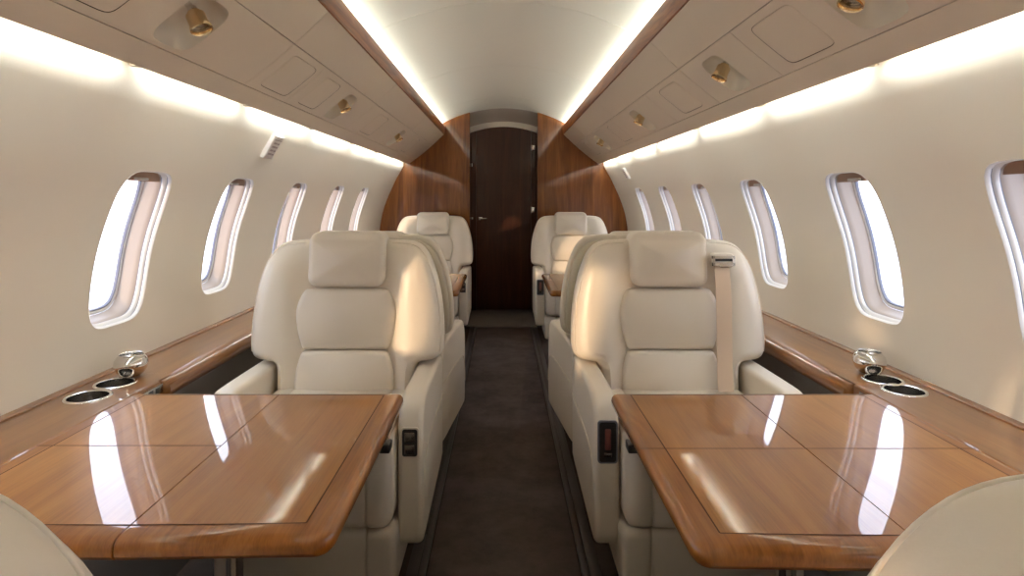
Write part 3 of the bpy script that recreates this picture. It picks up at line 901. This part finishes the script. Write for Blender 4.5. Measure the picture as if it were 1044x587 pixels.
        v0 = [tilt(bx + x, y, z) for y in (-.052, -.058) for x, z in ((-.033, .934), (.033, .934), (.033, .944), (-.033, .944))]
        loft(bm, [v0[:4], v0[4:]]); obj('belt_slot', bm, BLACKP, sb, smooth=0)
    return t
def copy_tree(o, parent=None):
    c = o.copy(); COL.objects.link(c); c.parent = parent
    for ch in list(o.children): copy_tree(ch, c)
    return c
seatA = make_seat(1)               # switch on +x
seatB = make_seat(-1, slider=True)
seatBb = make_seat(-1, belt=True, slider=True)
G = 'cream leather cabin seats'
def place(o, x, y, rz, label):
    o.location = (x, y, 0); o.rotation_euler = (0, 0, rz); o['label'] = label; o['group'] = G
place(seatA, -.570, 2.175, 0, 'large cream leather seat facing the camera behind the near left table')
place(seatBb, .600, 2.175, 0, 'large cream leather seat with a shoulder belt, behind the near right table')
place(seatB, .590, 5.27, 0, 'small looking cream seat facing the camera, right of the dark door')
place(copy_tree(seatA), -.622, 5.27, 0, 'small looking cream seat facing the camera, left of the dark door')
place(copy_tree(seatB), -.560, .422, PI, 'cream seat seen from behind, its shoulder in the bottom left corner')
place(copy_tree(seatA), .528, .422, PI, 'cream seat seen from behind, its shoulder in the bottom right corner')
place(copy_tree(seatB), -.560, 2.72, PI - .09, 'cream seat turned away, back to back with the large left seat')
place(copy_tree(seatA), .590, 2.72, PI + .09, 'cream seat turned away, back to back with the belted right seat')
for o in list(COL.objects):           # the two turned-away seats have their headrests pushed a little further down
    if o.name.startswith('headrest') and o.parent and 2.6 < o.parent.location.y < 2.8: o.location = (0, -.002, -.022)

# ------------------------------------------------------------------ outside: apron and a distant hangar
bm = bmesh.new(); box(bm, -300, 300, -300, 300, -2.0, -1.9)
tag(obj('airport_apron', bm, GROUNDM, smooth=0), 'pale bright ground outside the windows', 'ground', kind='structure')
for s, lab in ((1, 'pale hazy hangar block seen through the right windows'), (-1, 'pale hazy hangar block seen through the left windows')):
    bm = bmesh.new()
    box(bm, 0, 30, -90, 150, 0, 7.0)
    for k in range(8): box(bm, -.3, 0, -80 + k * 28, -62 + k * 28, 0, 5.5)
    for k in range(8): box(bm, 4, 20, -84 + k * 29, -70 + k * 29, 7, 8.2)
    o = tag(obj('hangar', bm, HANGARM, smooth=0), lab, 'building', 'hangars outside')
    o.location = (s * 140 - (30 if s < 0 else 0), 20, -1.9)

# ------------------------------------------------------------------ world and sun
w = bpy.data.worlds.new('World'); S.world = w; w.use_nodes = True
nt = w.node_tree; bg = nt.nodes['Background']
tc = nt.nodes.new('ShaderNodeTexCoord'); sp = nt.nodes.new('ShaderNodeSeparateXYZ'); rp_ = nt.nodes.new('ShaderNodeValToRGB')
nt.links.new(tc.outputs['Generated'], sp.inputs[0])
nt.links.new(sp.outputs['Z'], rp_.inputs['Fac'])
e = rp_.color_ramp.elements
e[0].position = 0; e[0].color = (.83, .87, .97, 1)
e[1].position = .5; e[1].color = (.72, .80, 1.0, 1)
k = e.new(.12); k.color = (.90, .92, 1.0, 1)
nt.links.new(rp_.outputs['Color'], bg.inputs['Color'])
bg.inputs['Strength'].default_value = 1.5
sun = bpy.data.lights.new('low_sun', 'SUN'); sun.energy = .8; sun.color = (1.0, .70, .42); sun.angle = math.radians(1.6)
so = bpy.data.objects.new('low_sun', sun); COL.objects.link(so)
so.rotation_euler = Vector((1.0, 1.05, -.20)).to_track_quat('-Z', 'Y').to_euler()

# ------------------------------------------------------------------ camera
cam = bpy.data.cameras.new('camera'); co = bpy.data.objects.new('camera', cam); COL.objects.link(co)
co.location = (0, 0, H); co.rotation_euler = (PI / 2, 0, 0)
cam.sensor_width = 36; cam.lens = 617 / 1044 * 36
cam.shift_x = (522 - 513.5) / 1044; cam.shift_y = -(293.5 - 202) / 1044
cam.clip_start = .02; cam.clip_end = 1000
S.camera = co
vs_ = S.view_settings
vs_.view_transform = 'Standard'; vs_.look = 'None'; vs_.gamma = 1; vs_.use_curve_mapping = False
vs_.exposure = 2.1
S.cycles.max_bounces = 10; S.cycles.diffuse_bounces = 6; S.cycles.glossy_bounces = 5; S.cycles.transparent_max_bounces = 12
S.cycles.caustics_reflective = False; S.cycles.caustics_refractive = False
S.cycles.use_denoising = True
S.cycles.sample_clamp_indirect = 6
